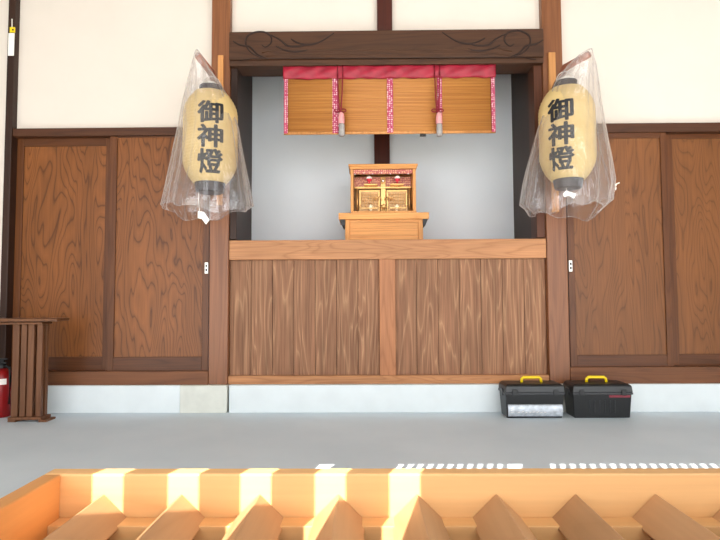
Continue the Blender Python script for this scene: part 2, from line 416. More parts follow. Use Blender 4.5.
# ------------------------------------------------------------------ counter front
ct = thing('wooden_counter', 'waist high wooden counter front with vertical boards, between the two lower posts', 'counter', (X(388, 385, YW), YW, zp))
def cbx(name, px0, px1, py0, py1, Y0, Y1, mat, bev=.003, x0=None, x1=None):
    bm = bmnew(); mx, my = (px0+px1)/2, (py0+py1)/2
    B(bm, X(px0, my, Y0) if x0 is None else x0, X(px1, my, Y0) if x1 is None else x1, Y0, Y1, Z(mx, py1, Y0), Z(mx, py0, Y0))
    return obj(name, bm, mat, ct, bev)
yc = YW+.01
ztop = Z(388, 239.5, yc)
cbx('top_beam', 228, 548, 239.5, 259, yc, YD+.1, 'counter', x0=PLb+.001, x1=PRa-.001)
bm = bmnew(); B(bm, bxa+.001, bxb-.001, YD+.1, YB-.001, ztop-.03, ztop); obj('shelf_board', bm, 'counter', ct)
bm = bmnew(); B(bm, PLb+.001, PRa-.001, yc, YD+.1, zp, Z(388, 375.5, yc)); obj('bottom_beam', bm, 'counter', ct, .003)
cbx('center_stile', 379.5, 395.5, 259, 375.5, yc, YD+.1, 'counter_v')
for (a, b, n) in ((228, 379.5, 7), (395.5, 548, 7)):
    x0 = (PLb+.001) if a == 228 else X(395.5, 317, yc); x1 = (PRa-.001) if b == 548 else X(379.5, 317, yc)
    z0, z1 = Z(388, 376, yc), Z(388, 258.5, yc)
    w = (x1-x0)/n
    for i in range(n):
        bm = bmnew(); B(bm, x0+i*w+.0012, x0+(i+1)*w-.0012, YD-.008+random.uniform(0, .002), YD+.012, z0, z1)
        obj('board', bm, 'board', ct, .0015)
bm = bmnew(); B(bm, PLb+.001, PRa-.001, YD+.013, YD+.03, zp, ztop-.04); obj('backing', bm, 'dark', ct)  # panel added to stop light leaking between the boards

# ------------------------------------------------------------------ sudare blind
ys = 3.465
bl = thing('bamboo_blind', 'rolled-down bamboo blind with a red brocade top band, hung under the carved lintel', 'blind', at(389, 66, ys))
bz0 = Z(389, 133, ys); bzm = Z(389, 79, ys); bz1 = Z(389, 65.8, ys)
bx0, bx1 = X(284, 100, ys), X(495, 100, ys)
bm = bmnew()
nz = 46
for i in range(nz):
    za = bz0 + (bz1-.02-bz0)*i/nz; zb = bz0 + (bz1-.02-bz0)*(i+1)/nz
    zc = (za+zb)/2; r = (zb-za)/2*.98
    tube(bm, [(bx0, ys+.006, zc), (bx1, ys+.006, zc)], r*1.25, 10)
obj('splints', bm, 'sudare', bl, smooth=True)
bm = bmnew(); tube(bm, [(bx0, ys+.004, bz0+.004), (bx1, ys+.004, bz0+.004)], .010, 10)
obj('bottom_rod', bm, 'batten', bl, smooth=True)
# top band, softly wavy
bm = bmnew(); n = 90; rows = []
for j in range(7):
    row = []
    for i in range(n+1):
        u = i/n; x = bx0-.004+(bx1-bx0+.008)*u
        z = bz1 + (bzm-bz1)*j/6 + (.002*math.sin(u*37)+.0016*math.sin(u*91))*(1 if j in (0, 6) else .3)
        y = ys-.008 - .010*math.sin(PI*(j+.6)/7) + .0035*math.sin(u*61+j*1.3)
        row.append(bm.verts.new((x, y, z)))
    rows.append(row)
for a, b in zip(rows, rows[1:]):
    for i in range(n): bm.faces.new((a[i], a[i+1], b[i+1], b[i]))
o = obj('top_band', bm, 'redbrocade', bl, smooth=True); sm = o.modifiers.new('s', 'SOLIDIFY'); sm.thickness = .004
for (a, b) in ((284, 288), (332.5, 338.5), (387, 393), (437, 442), (491, 495)):
    bm = bmnew(); B(bm, X(a, 100, ys), X(b, 100, ys), ys-.007, ys-.003, bz0, bzm+.004); obj('edging_strip', bm, 'brocade', bl, .001)
bm = bmnew(); PB(bm, 420, 426, 133.5, 136, ys+.002, ys+.014); obj('hook', bm, 'black', bl, .001)
def tassel(px, label):
    yk = ys-.028
    p = at(px, 66, yk)
    t = thing('cord_tassel', label, 'tassel', (p.x, yk, Z(px, 140, yk)), 'red cords with tassels on the blind')
    for s in (-1, 1):
        bm = bmnew()
        tube(bm, [(p.x+s*.017, yk+.003, Z(px, 64.5, yk)), (p.x+s*.017, yk-.002, Z(px, 74, yk)), (p.x+s*.012, yk, Z(px, 96, yk)), (p.x+s*.004, yk, Z(px, 112, yk))], .0045, 8)
        obj('cord', bm, 'darkred', t, smooth=True)
    zk = Z(px, 111, yk)
    bm = bmnew()
    for s in (-1, 1):
        loop = []
        for k in range(14):
            a = 2*PI*k/14
            loop.append((p.x+s*(.021+.017*math.cos(a)), yk-.004, zk+.002+.010*math.sin(a)))
        tube(bm, loop, .0038, 6, closed=True)
    lathe(bm, [(0, -.010), (.008, -.006), (.010, 0), (.008, .006), (0, .010)], (p.x, yk-.004, zk), 10)
    obj('bow', bm, 'darkred', t, smooth=True)
    zt = zk-.008
    bm = bmnew(); lathe(bm, [(.004, .0), (.016, -.010), (.020, -.03), (.021, -.072), (.017, -.078)], (p.x+.008, yk-.004, zt), 16); obj('tassel_head', bm, 'pinktassel', t, smooth=True)
    bm = bmnew(); lathe(bm, [(.017, -.078), (.019, -.09), (.020, -.15), (.016, -.158)], (p.x+.010, yk-.004, zt), 16); obj('tassel_fringe', bm, 'greytassel', t, smooth=True)
tassel(340, 'red cord with bow and grey-tipped tassel hanging left of the blind centre')
tassel(437, 'red cord with bow and grey-tipped tassel hanging right of the blind centre')

# ------------------------------------------------------------------ altar on the counter
ya = 3.66
sc = ya/F
xc = X(383.7, 212, ya)
def ax(px): return X(px, 212, ya)
dpt = .30
zt0 = Z(384, 212.5, ya)                 # table top surface
def az(py): return Z(384, py, ya)
st = thing('altar_stand', 'small pale wood stand with wide top and dark brackets, standing on the counter', 'stand', (xc, ya+.15, ztop))
bm = bmnew(); B(bm, ax(338.5), ax(429), ya, ya+dpt, az(219), zt0); obj('top', bm, 'shiraki', st, .003)
bm = bmnew(); B(bm, ax(345), ax(423), ya+.02, ya+.035, az(222), az(219)); B(bm, ax(349), ax(419), ya+.028, ya+.035, ztop, az(222)); obj('front_panel', bm, 'shiraki', st)
for k, (a, b) in enumerate(((345, 349.5), (418.5, 423))):
    bm = bmnew(); B(bm, ax(a), ax(b), ya+.015, ya+.05, ztop, az(219)); obj('leg', bm, 'shiraki_v', st, .002)
    bm = bmnew(); B(bm, ax(a), ax(b), ya+dpt-.05, ya+dpt-.015, ztop, az(219)); obj('leg', bm, 'shiraki_v', st, .002)
    bm = bmnew(); B(bm, ax(a)+.008, ax(b)-.008, ya+.05, ya+dpt-.05, ztop, az(219)); obj('side_panel', bm, 'shiraki', st)
for s, e in ((339.5, 345), (428, 423)):
    bm = bmnew(); prism(bm, [(ax(s), az(219)), (ax(e), az(219)), (ax(e), az(225.5)), (ax(s)+(ax(e)-ax(s))*.55, az(225.5))], ya+.004, ya+.20); obj('bracket', bm, 'black', st)
for py in (227, 234):
    bm = bmnew(); B(bm, ax(349.6), ax(418.4), ya+.024, ya+.028, az(py+1), az(py)); obj('batten', bm, 'shiraki', st)
cb = thing('household_altar', 'small open fronted wooden altar cabinet with gilded interior, on the pale stand', 'altar', (xc, ya+.15, zt0))
y0, y1 = ya+.03, ya+.26
def part(name, px0, px1, py0, py1, Ya, Yb, mat, bev=.002, par=None):
    bm = bmnew(); B(bm, ax(px0), ax(px1), Ya, Yb, az(py1), az(py0)); return obj(name, bm, mat, par or cb, bev)
part('base', 351, 417, 210.3, 212.5, y0-.005, y1, 'shiraki')
part('side', 350.5, 353.5, 168, 210.3, y0, y1, 'shiraki_v'); part('side', 413.5, 416.5, 168, 210.3, y0, y1, 'shiraki_v')
part('back', 353.5, 413.5, 168, 210.3, y1-.015, y1, 'goldpaper')
part('roof', 349.5, 417.5, 165.3, 168, y0-.008, y1, 'shiraki'); part('cornice', 348.5, 418.5, 163.2, 165.3, y0-.014, y1, 'shiraki')
part('valance', 353.6, 413.4, 168.1, 172.5, y0+.012, y0+.018, 'valance')
for i in range(20):
    p = at(355+i*3.0, 172.9, ya)
    bm = bmnew(); bmesh.ops.create_icosphere(bm, subdivisions=1, radius=.0048, matrix=Matrix.Translation((ax(355+i*3.0), y0+.013, az(172.6-(1.2 if i % 2 else 0))))); obj('valance_bead', bm, 'gold' if i % 3 else 'white', cb)
# inner shrine: upper transom, doors, gilded fittings
part('transom', 354, 413, 182.5, 184.5, y0+.10, y0+.12, 'gold')
part('upper_panel', 354, 413, 172, 183, y0+.125, y0+.135, 'valance', 0)
for (a, b) in ((359, 380.5), (387.5, 409)):
    d = part('inner_door', a, b, 186, 209.5, y0+.115, y0+.13, 'goldpaper', .003)
    part('door_rail', a, b, 186, 187.6, y0+.108, y0+.115, 'gold', .001, d); part('door_rail', a, b, 208, 209.5, y0+.108, y0+.115, 'gold', .001, d)
    part('door_stile', a, a+1.6, 187.7, 207.9, y0+.108, y0+.115, 'gold', .001, d); part('door_stile', b-1.6, b, 187.7, 207.9, y0+.108, y0+.115, 'gold', .001, d)
    bm = bmnew()
    for i in range(7):
        px = a+3+i*(b-a-6)/6
        tube(bm, [(ax(px), y0+.109, az(189)), (ax(px), y0+.109, az(200))], .0016, 5)
    for py in (191, 194, 197, 200): tube(bm, [(ax(a+2), y0+.108, az(py)), (ax(b-2), y0+.108, az(py))], .0016, 5)
    obj('lattice', bm, 'gold', d)
part('center_post', 381.4, 386.6, 172.5, 210, y0+.105, y0+.125, 'gold', .003)
for px in (357, 411):
    bm = bmnew(); tube(bm, [(ax(px), y0+.10, az(210)), (ax(px), y0+.10, az(184.4))], .006, 10); obj('pillar', bm, 'gold', cb, smooth=True)
# hanging ornament, centre
bm = bmnew(); lathe(bm, [(0, .018), (.009, .010), (.014, 0), (.009, -.010), (0, -.018)], (xc, y0+.07, az(177.5)), 6); tube(bm, [(xc, y0+.07, az(168)), (xc, y0+.07, az(175))], .0015, 5)
obj('hanging_ornament', bm, 'gold', cb)
bm = bmnew(); bmesh.ops.create_icosphere(bm, subdivisions=2, radius=.008, matrix=Matrix.Translation((xc, y0+.06, az(178)))); obj('pearl', bm, 'white', cb, smooth=True)
# two red and white shrine lamps on shelves
part('shelf', 364, 378, 181, 182.4, y0+.05, y0+.10, 'gold'); part('shelf', 391, 405, 181, 182.4, y0+.05, y0+.10, 'gold')
for px, lab in ((369.5, 'tiny red lamp with white cap in the altar, left one'), (398.5, 'tiny red lamp with white cap in the altar, right one')):
    r = thing('altar_lamp', lab, 'lamp', (ax(px), y0+.075, az(181)), 'red lamps inside the altar')
    bm = bmnew(); lathe(bm, [(.013, 0), (.014, .003), (.005, .007), (.005, .018), (.016, .026), (.018, .038), (.010, .046)], (ax(px), y0+.075, az(181)), 14); obj('body', bm, 'red', r, smooth=True)
    bm = bmnew(); lathe(bm, [(.0175, .038), (.021, .044), (.015, .055), (.003, .062)], (ax(px), y0+.075, az(181)), 14); obj('cap', bm, 'white', r, smooth=True)
# offerings on the floor of the altar
zb = az(210.3)
def off(px, prof, mat, lab, name, cat, dy=.05):
    bm = bmnew(); lathe(bm, prof, (ax(px), y0+dy, zb), 16); o = obj(name, bm, mat, None, smooth=True, loc=(ax(px), y0+dy, zb)); tag(o, lab, cat)
off(384, [(.010, 0), (.012, .006), (.004, .012), (.006, .02), (.022, .034), (.024, .042), (.019, .05), (.0, .056)], 'gold', 'round gilded mirror stand at the middle of the altar floor', 'altar_mirror', 'mirror')
off(371, [(.012, 0), (.014, .005), (.006, .012), (.017, .028), (.018, .038), (.011, .05), (.004, .056)], 'glow', 'pale round vase at left on the altar floor', 'offering_vase', 'vase')
off(397.5, [(.012, 0), (.014, .005), (.006, .012), (.017, .028), (.018, .038), (.011, .05), (.004, .056)], 'glow', 'pale round vase at right on the altar floor', 'offering_vase', 'vase')
for i in range(9):
    px = 360+i*6
    if abs(px-384) < 2: continue
    bm = bmnew(); z = az(204)+.006*math.sin(i*2.3)
    tube(bm, [(ax(px), y0+.088, z-.012), (ax(px), y0+.085, z), (ax(px)+.004*(-1)**i, y0+.082, z+.018)], .004, 6, radii=[.002, .004, .0015]); obj('ornament', bm, 'gold', cb, smooth=True)
bm = bmnew()
for s in (-1, 1):
    for k in range(3):
        tube(bm, [(xc+s*(.012+.02*k), y0+.10, az(197)), (xc+s*(.016+.02*k), y0+.095, az(194)-.004*k), (xc+s*(.026+.02*k), y0+.10, az(192)-.005*k), (xc+s*(.032+.02*k), y0+.10, az(195)-.006*k)], .0028, 6)
obj('carved_crest', bm, 'gold', cb, smooth=True)
part('railing', 360, 378.5, 206.2, 207.2, y0+.02, y0+.024, 'gold', .0005); part('railing', 389.5, 408, 206.2, 207.2, y0+.02, y0+.024, 'gold', .0005)
for px in (360.5, 366, 372, 378, 390, 396, 402, 407.5):
    part('railing_post', px-.5, px+.5, 206.2, 210.4, y0+.0185, y0+.0255, 'goldpaper', .0005)

# ------------------------------------------------------------------ lanterns in plastic bags
def lantern(cx, py0, py1, pw, capw, capy, Yc, kx, ky, label, arm, stick, bottomcap):
    """chochin: ribbed paper body, caps, writing"""
    x = X(cx, (py0+py1)/2, Yc); z0, z1 = Z(cx, py1, Yc), Z(cx, py0, Yc)
    R = pw/2*Yc/F; Hh = z1-z0
    t = thing('paper_lantern', label, 'lantern', (x, Yc, z0))
    def rad(z):
        u = (z-z0)/Hh
        e = min(u, 1-u)
        return R*(.60+.40*math.sin(min(1, e/.26)*PI/2)**.85) if e < .26 else R
    nr = 30; prof = []
    for i in range(nr*3+1):
        z = z0+Hh*i/(nr*3); r = rad(z) + (.0012 if i % 3 == 0 else -.0006)
        prof.append((r, z-z0))
    bm = bmnew(); lathe(bm, prof, (x, Yc, z0), 48); obj('paper_body', bm, 'paper', t, smooth=True)
    cr = capw/2*Yc/F
    zc = Z(cx, capy, Yc)
    bm = bmnew(); lathe(bm, [(cr*1.15, -.004), (cr*1.15, 0), (cr, .003), (cr, zc-z1), (cr*.8, zc-z1+.003)], (x, Yc, z1), 32); obj('top_cap', bm, 'cap', t, .001, smooth=False)
    zb = Z(cx, bottomcap, Yc)
    bm = bmnew(); lathe(bm, [(cr*1.05, zb-z0), (cr*1.18, zb-z0+.004), (cr*1.35, .012), (cr*.5, .014)], (x, Yc, z0), 32); obj('bottom_cap', bm, 'cap', t, .001)
    # bail handle
    bm = bmnew(); pts = [(x+cr*.85*math.cos(a), Yc, zc+.002+.062*math.sin(a)*(1 if abs(math.cos(a)) > .3 else 1.0)) for a in [PI*k/14 for k in range(15)]]
    tube(bm, pts, .0028, 6); obj('bail', bm, 'metal', t, smooth=True)
    bm = bmnew(); lathe(bm, [(cr*.75, 0), (cr*.75, .010), (cr*.45, .012), (cr*.4, .025), (.012, .03)], (x, Yc, zc+.003), 24); obj('top_fitting', bm, 'metal', t, smooth=False)
    hk = zc+.062
    # characters written down the front
    zs = Hh*.87/3
    for i, ch in enumerate('御神燈'):
        cu = bpy.data.curves.new('w', 'FONT'); cu.body = ch; cu.align_x = 'CENTER'; cu.resolution_u = 3; cu.offset = 0
        o = bpy.data.objects.new('w', cu); COL.objects.link(o); bpy.context.view_layer.update()
        me = bpy.data.meshes.new_from_object(o.evaluated_get(bpy.context.evaluated_depsgraph_get()))
        bpy.data.objects.remove(o)
        bm = bmnew(); bm.from_mesh(me); bpy.data.meshes.remove(me)
        src = bm.copy()
        for q in range(8):
            c2 = src.copy(); bmesh.ops.translate(c2, verts=c2.verts, vec=(.034*math.cos(q*PI/4), .024*math.sin(q*PI/4), .002*(q+1)))
            tmp = bpy.data.meshes.new('q'); c2.to_mesh(tmp); c2.free(); bm.from_mesh(tmp); bpy.data.meshes.remove(tmp)
        src.free()
        xs = [v.co.x for v in bm.verts]; zz = [v.co.y for v in bm.verts]
        cxm, czm = (min(xs)+max(xs))/2, (min(zz)+max(zz))/2
        for k in range(-12, 13):
            for no in ((1, 0, 0), (0, 1, 0)):
                bmesh.ops.bisect_plane(bm, geom=bm.verts[:]+bm.edges[:]+bm.faces[:], plane_co=(cxm+k*.045, czm+k*.045, 0), plane_no=no)
        W = (ky[i][1]-ky[i][0])*Yc/F*.97; Wx = 26.5*(Yc-R)/F
        hgt = max(zz)-min(zz); wid = max(xs)-min(xs)
        zc_ = Z(cx, (ky[i][0]+ky[i][1])/2, Yc-R)
        a0 = math.asin(max(-1, min(1, (X(kx, 130, Yc-R)-x)/R)))
        for v in bm.verts:
            ux = (v.co.x-cxm)/wid*Wx; uz = (v.co.y-czm)/hgt*W
            zz_ = zc_+uz; r = rad(zz_)+.0022
            a = a0+ux/R
            r += v.co.z*.05; v.co = Vector((x+r*math.sin(a), Yc-r*math.cos(a), zz_))
        g = obj('painted_character', bm, 'ink', t)
        so = g.modifiers.new('s', 'SOLIDIFY'); so.thickness = .0012; so.offset = 0
    return t, x, z0, z1, hk, zc

def bag(pxL, name, label, levels, Yc, seed, dep, xshift=0):
    """levels: (py, px_left, px_right, depth radius)"""
    rnd = random.Random(seed)
    ph = [rnd.uniform(0, 6.28) for _ in range(12)]
    n = 96; rows = []
    bm = bmnew()
    # resample levels
    L2 = []
    for i in range(len(levels)-1):
        for k in range(6):
            u = k/6; L2.append([levels[i][j]*(1-u)+levels[i+1][j]*u for j in range(5)])
    L2.append(list(levels[-1]))
    for m, (py, a, b, d, yy) in enumerate(L2):
        xa, xb = X(a, py, yy), X(b, py, yy); z = Z((a+b)/2, py, yy); t = m/(len(L2)-1)
        row = []
        for k in range(n):
            A = 2*PI*k/n
            w = (.035*math.sin(5*A+ph[0]+2.2*t)+.028*math.sin(9*A+ph[1]-3*t)+.018*math.sin(17*A+ph[2]+5*t)+.012*math.sin(26*A+ph[3]+9*t)+.02*math.sin(3*A+ph[4]+11*t))
            w *= (.25+.95*t)*min(1, (xb-xa)/.2)
            cx_, rx = (xa+xb)/2, (xb-xa)/2
            zz = z + (0 if t < .9 else (t-.9)*10*.028*math.sin(2*A+ph[5])+ (t-.9)*10*.012*math.sin(7*A+ph[6]))
            row.append(bm.verts.new((cx_+rx*(1+w)*math.cos(A)/(1+.06), yy+d*(1+w)*math.sin(A), zz)))
        rows.append(row)
    for p, q in zip(rows, rows[1:]):
        for k in range(n): bm.faces.new((p[k], p[(k+1) % n], q[(k+1) % n], q[k]))
    bm.faces.new(rows[0])
    z0 = min(v.co.z for v in rows[-1]); c = sum((v.co for v in rows[-1]), Vector())/n
    t = thing(name, label, 'plastic bag', (c.x, c.y, z0))
    hem = [v.co.copy() for v in rows[-1]]
    obj('bag_film', bm, 'film', t, smooth=True)
    bm = bmnew(); tube(bm, hem, .0022, 5, closed=True); obj('hem', bm, 'film', t, smooth=True)
    return t

YL = 3.17
# left lantern
T1, lx, lz0, lz1, lhk, lzc = lantern(210.5, 94, 183.5, 54, 23, 87, YL, 210, [(99.5, 122.5), (123.5, 147), (148, 172)],
    'cream paper lantern with black characters inside the left plastic bag, hanging by the left post', None, None, 193)
T2, rx, rz0, rz1, rhk, rzc = lantern(567, 90, 180, 54, 22, 82, YL, 562, [(96, 119.5), (120.5, 144), (145, 168)],
    'cream paper lantern with black characters inside the right plastic bag, hanging by the right post', None, None, 189)
# battens and arms carrying them
def hanger(bpx0, bpx1, bpy0, bpy1, tip, hookx, hookz, label, ytip):
    r = thing('lantern_bracket', label, 'bracket', at((bpx0+bpx1)/2, bpy1, YW-.02))
    bm = bmnew(); PB(bm, bpx0, bpx1, bpy0, bpy1, YW-.022, YW-.0005); obj('batten', bm, 'batten', r, .003)
    # wooden arm from the batten out to the tip, passing over the lantern
    T = at(tip[0], tip[1], ytip)
    hook = Vector((hookx, YL, hookz))
    d = (hook - T).normalized()
    dyr = (YW-.024-T.y)/(hook.y-T.y)
    root = T + (hook-T)*dyr
    bx_ = X((bpx0+bpx1)/2, 80, YW-.022)
    root = Vector((bx_, YW-.026, hookz-.02))
    return r, T, root, hook
for (args, hk, lx_) in (((217, 222.5, 55, 205, (197, 52)), lhk, lx), ((550.5, 557.5, 52, 212, (590, 51)), rhk, rx)):
    side = 'left' if args[0] < 300 else 'right'
    r, T, root, hook = hanger(*args[:4], args[4], lx_, hk+.015, 'light wooden batten with angled arm holding the %s lantern on the %s post' % (side, side), 2.98)
    # arm slopes from root up and outward to the tip
    bm = bmnew(); tube(bm, [root, hook+Vector((0, 0, .012)), T+Vector((0, .02, -.012))], .013, 8, radii=[.020, .022, .020]); o = obj('arm', bm, 'arm', r, smooth=True)
    bm = bmnew(); tube(bm, [hook+Vector((0, 0, .012)), hook, hook+Vector((.004, 0, -.012)), hook+Vector((0, 0, -.017))], .003, 6); obj('hook', bm, 'metal', r, smooth=True)
bag(0, 'plastic_bag', 'clear plastic bag over the left lantern, its hem hanging loose in front of the post',
    [(50, 195.5, 198.5, .010, 2.975), (56, 193.5, 202.5, .025, 2.99), (68, 191, 210, .07, 3.05), (85, 187.5, 222, .125, 3.12), (105, 183.5, 233, .165, YL), (130, 179.5, 240.5, .18, YL), (160, 173, 246, .19, YL), (185, 167, 250.5, .20, YL), (206, 162, 253.5, .21, YL), (211, 164, 251, .205, YL)], YL, 3, .2)
bag(0, 'plastic_bag', 'clear plastic bag over the right lantern, tied at one corner with a white knot',
    [(49, 588, 592.5, .010, 2.975), (55, 578, 594, .028, 2.99), (66, 566, 596.5, .07, 3.05), (82, 554, 598, .125, 3.12), (105, 543, 600, .165, YL), (130, 536, 604, .18, YL), (160, 528.5, 610, .19, YL), (183, 523.5, 614.5, .20, YL), (203, 520.5, 612, .21, YL), (212, 528, 600, .195, YL)], YL, 11, .2)
# tags and knot
c0 = at(198.5, 186, YL-.02)
tg = thing('paper_tag', 'small white paper tag on a string below the left lantern', 'tag', at(202, 223, YL-.02))
bm = bmnew(); tube(bm, [at(199, 190, YL-.02), at(198.5, 200, YL-.02), at(199.5, 212, YL-.02)], .0016, 5); obj('string', bm, 'white', tg)
bm = bmnew(); a = [at(p[0], p[1], YL-.02) for p in ((198, 211), (204, 212), (209.5, 220), (206, 224.5), (202, 219), (197.8, 218))]
prism(bm, [(v.x, v.z) for v in a], YL-.022, YL-.018); obj('paper', bm, 'white', tg)
tg = thing('paper_tag', 'small crumpled white paper tag inside the right bag under the lantern', 'tag', at(569, 198, YL-.05))
bm = bmnew(); a = [at(p[0], p[1], YL-.05) for p in ((563, 193.5), (566, 190.5), (576, 194), (574, 198.5), (568.5, 195.5), (564, 197))]
prism(bm, [(v.x, v.z) for v in a], YL-.053, YL-.047); obj('paper', bm, 'white', tg)
bm = bmnew(); tube(bm, [at(566, 188, YL-.05), at(567, 191, YL-.05), at(567, 194, YL-.05)], .0014, 5); obj('string', bm, 'white', tg)
bm = bmnew(); kp = at(614, 186, YL)
tube(bm, [kp, kp+Vector((.014, -.005, .012)), kp+Vector((.030, -.004, .018))], .004, 6); tube(bm, [kp+Vector((.008, -.003, .004)), kp+Vector((.010, -.003, -.012)), kp+Vector((.006, -.003, -.024))], .0035, 6)
bmesh.ops.create_icosphere(bm, subdivisions=1, radius=.008, matrix=Matrix.Translation(kp+Vector((.008, -.003, .006))))
tag(obj('tie_knot', bm, 'white', smooth=True, loc=kp), 'white string knot at the right corner of the right bag', 'knot')

# ------------------------------------------------------------------ tool boxes
def toolbox(fx0, fx1, hx0, hx1, label, deco):
    Yf = 3.235; Yb = 3.41
    x0, x1 = X(fx0, 388, Yf), X(fx1, 388, Yf)
    t = thing('toolbox', label, 'toolbox', ((x0+x1)/2, (Yf+Yb)/2, 0))
    zt, zl = Z(565, 384.3, Yf), Z(565, 393.5, Yf)
    def loft(bm, secs):
        rings = []
        for (a, b, c, d, z) in secs: rings.append([bm.verts.new(p) for p in ((a, c, z), (b, c, z), (b, d, z), (a, d, z))])
        for p, q in zip(rings, rings[1:]):
            for k in range(4): bm.faces.new((p[k], p[(k+1) % 4], q[(k+1) % 4], q[k]))
        bm.faces.new(rings[0][::-1]); bm.faces.new(rings[-1])
    bm = bmnew(); loft(bm, [(x0+.012, x1-.010, Yf+.022, Yb-.016, 0), (x0+.003, x1-.003, Yf+.008, Yb-.006, zl-.001)]); obj('body', bm, 'blackplastic', t, .006)
    bm = bmnew(); B(bm, x0-.002, x1+.002, Yf+.002, Yb, zl-.008, zl+.004); obj('rim', bm, 'greyplastic', t, .002)
    bm = bmnew(); loft(bm, [(x0, x1, Yf, Yb, zl+.004), (x0+.004, x1-.004, Yf+.004, Yb-.004, zt-.012), (x0+.018, x1-.018, Yf+.02, Yb-.018, zt)]); obj('lid', bm, 'blackplastic', t, .004)
    for s in (x0+.001, x1-.001):
        sg = -1 if s < (x0+x1)/2 else 1
        bm = bmnew(); B(bm, s, s+sg*.007, (Yf+Yb)/2-.03, (Yf+Yb)/2+.03, zl-.02, zl+.02); obj('latch', bm, 'greyplastic', t, .002)
    a, b = X(hx0, 380, Yf+.08), X(hx1, 380, Yf+.08)
    yh = Yf+.085; ht = Z(565, 376, yh)
    bm = bmnew(); tube(bm, [(a, yh, zt-.004), (a+.003, yh, ht-.016), (a+.014, yh, ht-.007), (b-.014, yh, ht-.007), (b-.003, yh, ht-.016), (b, yh, zt-.004)], .0085, 10); h = obj('handle', bm, 'yellow', t, smooth=True)
    h['label'] = 'yellow carrying handle'
    for px in (fx0+9, fx1-9):
        xx = X(px, 388, Yf); bm = bmnew(); B(bm, xx-.014, xx+.014, Yf-.006, Yf+.001, zl-.012, zl+.022); obj('clasp', bm, 'blackplastic', t, .002)
    def fy(z): return Yf+.022+(.008-.022)*z/(zl)
    if deco == 'label':
        z0, z1 = .012, .082
        bm = bmnew(); m = 10; A = []; 
        for i in range(m+1):
            u = PI*i/m; z = (z0+z1)/2-math.cos(u)*(z1-z0)/2; y = fy(.05)-.003-.012*math.sin(u)
            A.append((bm.verts.new((x0+.016, y, z)), bm.verts.new((x1-.014, y, z))))
        for p, q in zip(A, A[1:]): bm.faces.new((p[0], p[1], q[1], q[0]))
        bm.faces.new([p[0] for p in A]); bm.faces.new([p[1] for p in A][::-1])
        bm.faces.new((A[0][0], A[0][1], A[-1][1], A[-1][0]))
        l = obj('clear_bin', bm, 'silver', t, smooth=False); l['label'] = 'silvery wrapped front bin'
        bm = bmnew()
        for k in range(3):
            za = .034+.012*k; tube(bm, [(x0+.03, fy(.05)-.0155+.001*abs(k-1), za+.004), (x0+.05, fy(.05)-.0155+.001*abs(k-1), za+.006+.002*k)], .0016, 5)
        for k in range(8): tube(bm, [(x0+.07+.022*k, fy(.05)-.016, .036+.003*math.sin(k*2)), (x0+.083+.022*k, fy(.05)-.016, .040+.004*math.sin(k*1.7))], .0014, 5)
        obj('wrinkle_marks', bm, 'white', t)
        bm = bmnew(); c = (X(515.5, 394, Yf), Yf-.0012, (zl+zt)/2-.010)
        tube(bm, [(c[0]+.017*math.cos(2*PI*k/20), c[1], c[2]+.0095*math.sin(2*PI*k/20)) for k in range(20)], .0016, 6, closed=True)
        tube(bm, [(c[0]-.009, c[1], c[2]), (c[0]+.009, c[1], c[2])], .0018, 6)
        e = obj('oval_emblem', bm, 'greyplastic', t)
    else:
        bm = bmnew()
        for k in range(6):
            xx = x0+.10+.030*k; tube(bm, [(xx, fy(.03)-.001, .03), (xx, fy(.10)-.001, .105)], .003, 6)
        obj('rib', bm, 'greyplastic', t)
        bm = bmnew(); B(bm, X(610, 400, Yf), x1-.012, fy(.12)-.002, fy(.12)+.004, zl-.026, zl-.012); o = obj('stripe', bm, 'redplastic', t); o['label'] = 'dark red stripe under the lid'
    return t
toolbox(505.5, 565, 521.5, 541.5, 'black toolbox with yellow handle and silvery wrapped front, the left of the two', 'label')
toolbox(573, 633, 586.5, 606.5, 'black toolbox with yellow handle and plain ribbed front, the right of the two', 'rib')

# ------------------------------------------------------------------ stand and extinguisher at the left
Yt = 3.17
tb = thing('slatted_stand', 'dark brown wooden stand with upright slats and thin overhanging top at the left edge', 'stand', (X(5, 420, Yt), Yt+.12, 0))
ztt = Z(20, 318.5, Yt)
bm = bmnew(); x0, x1 = X(-75, 320, Yt), X(58.5, 320, Yt)
B(bm, x0, x1, Yt-.02, Yt+.12, ztt-.018, ztt); B(bm, x0, X(42, 320, Yt), Yt, Yt+.11, ztt-.036, ztt-.022); obj('top', bm, 'stand', tb, .004)
for (a, b) in ((9.5, 16), (18, 23.5), (25, 31), (34, 39.5), (-56, -50), (-47, -41), (-39, -33)):
    bm = bmnew(); B(bm, X(a, 370, Yt), X(b, 370, Yt), Yt+.02, Yt+.045, .028, ztt-.036); obj('slat', bm, 'stand', tb, .003)
for (a, b) in ((11, 16), (20, 24), (27, 31), (35, 39)):
    bm = bmnew(); B(bm, X(a, 370, Yt), X(b, 370, Yt), Yt+.07, Yt+.095, .028, ztt-.036); obj('slat', bm, 'stand', tb, .003)
bm = bmnew(); B(bm, X(7, 400, Yt), X(41, 400, Yt), Yt+.008, Yt+.105, .012, .028); B(bm, X(7, 400, Yt), X(15, 400, Yt), Yt+.008, Yt+.105, 0, .012); B(bm, X(38, 400, Yt), X(46, 400, Yt), Yt+.008, Yt+.105, 0, .012); obj('foot_rail', bm, 'stand', tb, .002)
bm = bmnew(); B(bm, X(-58, 400, Yt), X(-31, 400, Yt), Yt+.008, Yt+.105, 0, .028); obj('foot_rail', bm, 'stand', tb, .002)
ex = thing('fire_extinguisher', 'red fire extinguisher half out of frame behind the slatted stand', 'fire extinguisher', (X(-1, 400, 3.32), 3.34, 0))
e0 = (X(-1, 400, 3.32), 3.34, 0); er = .062
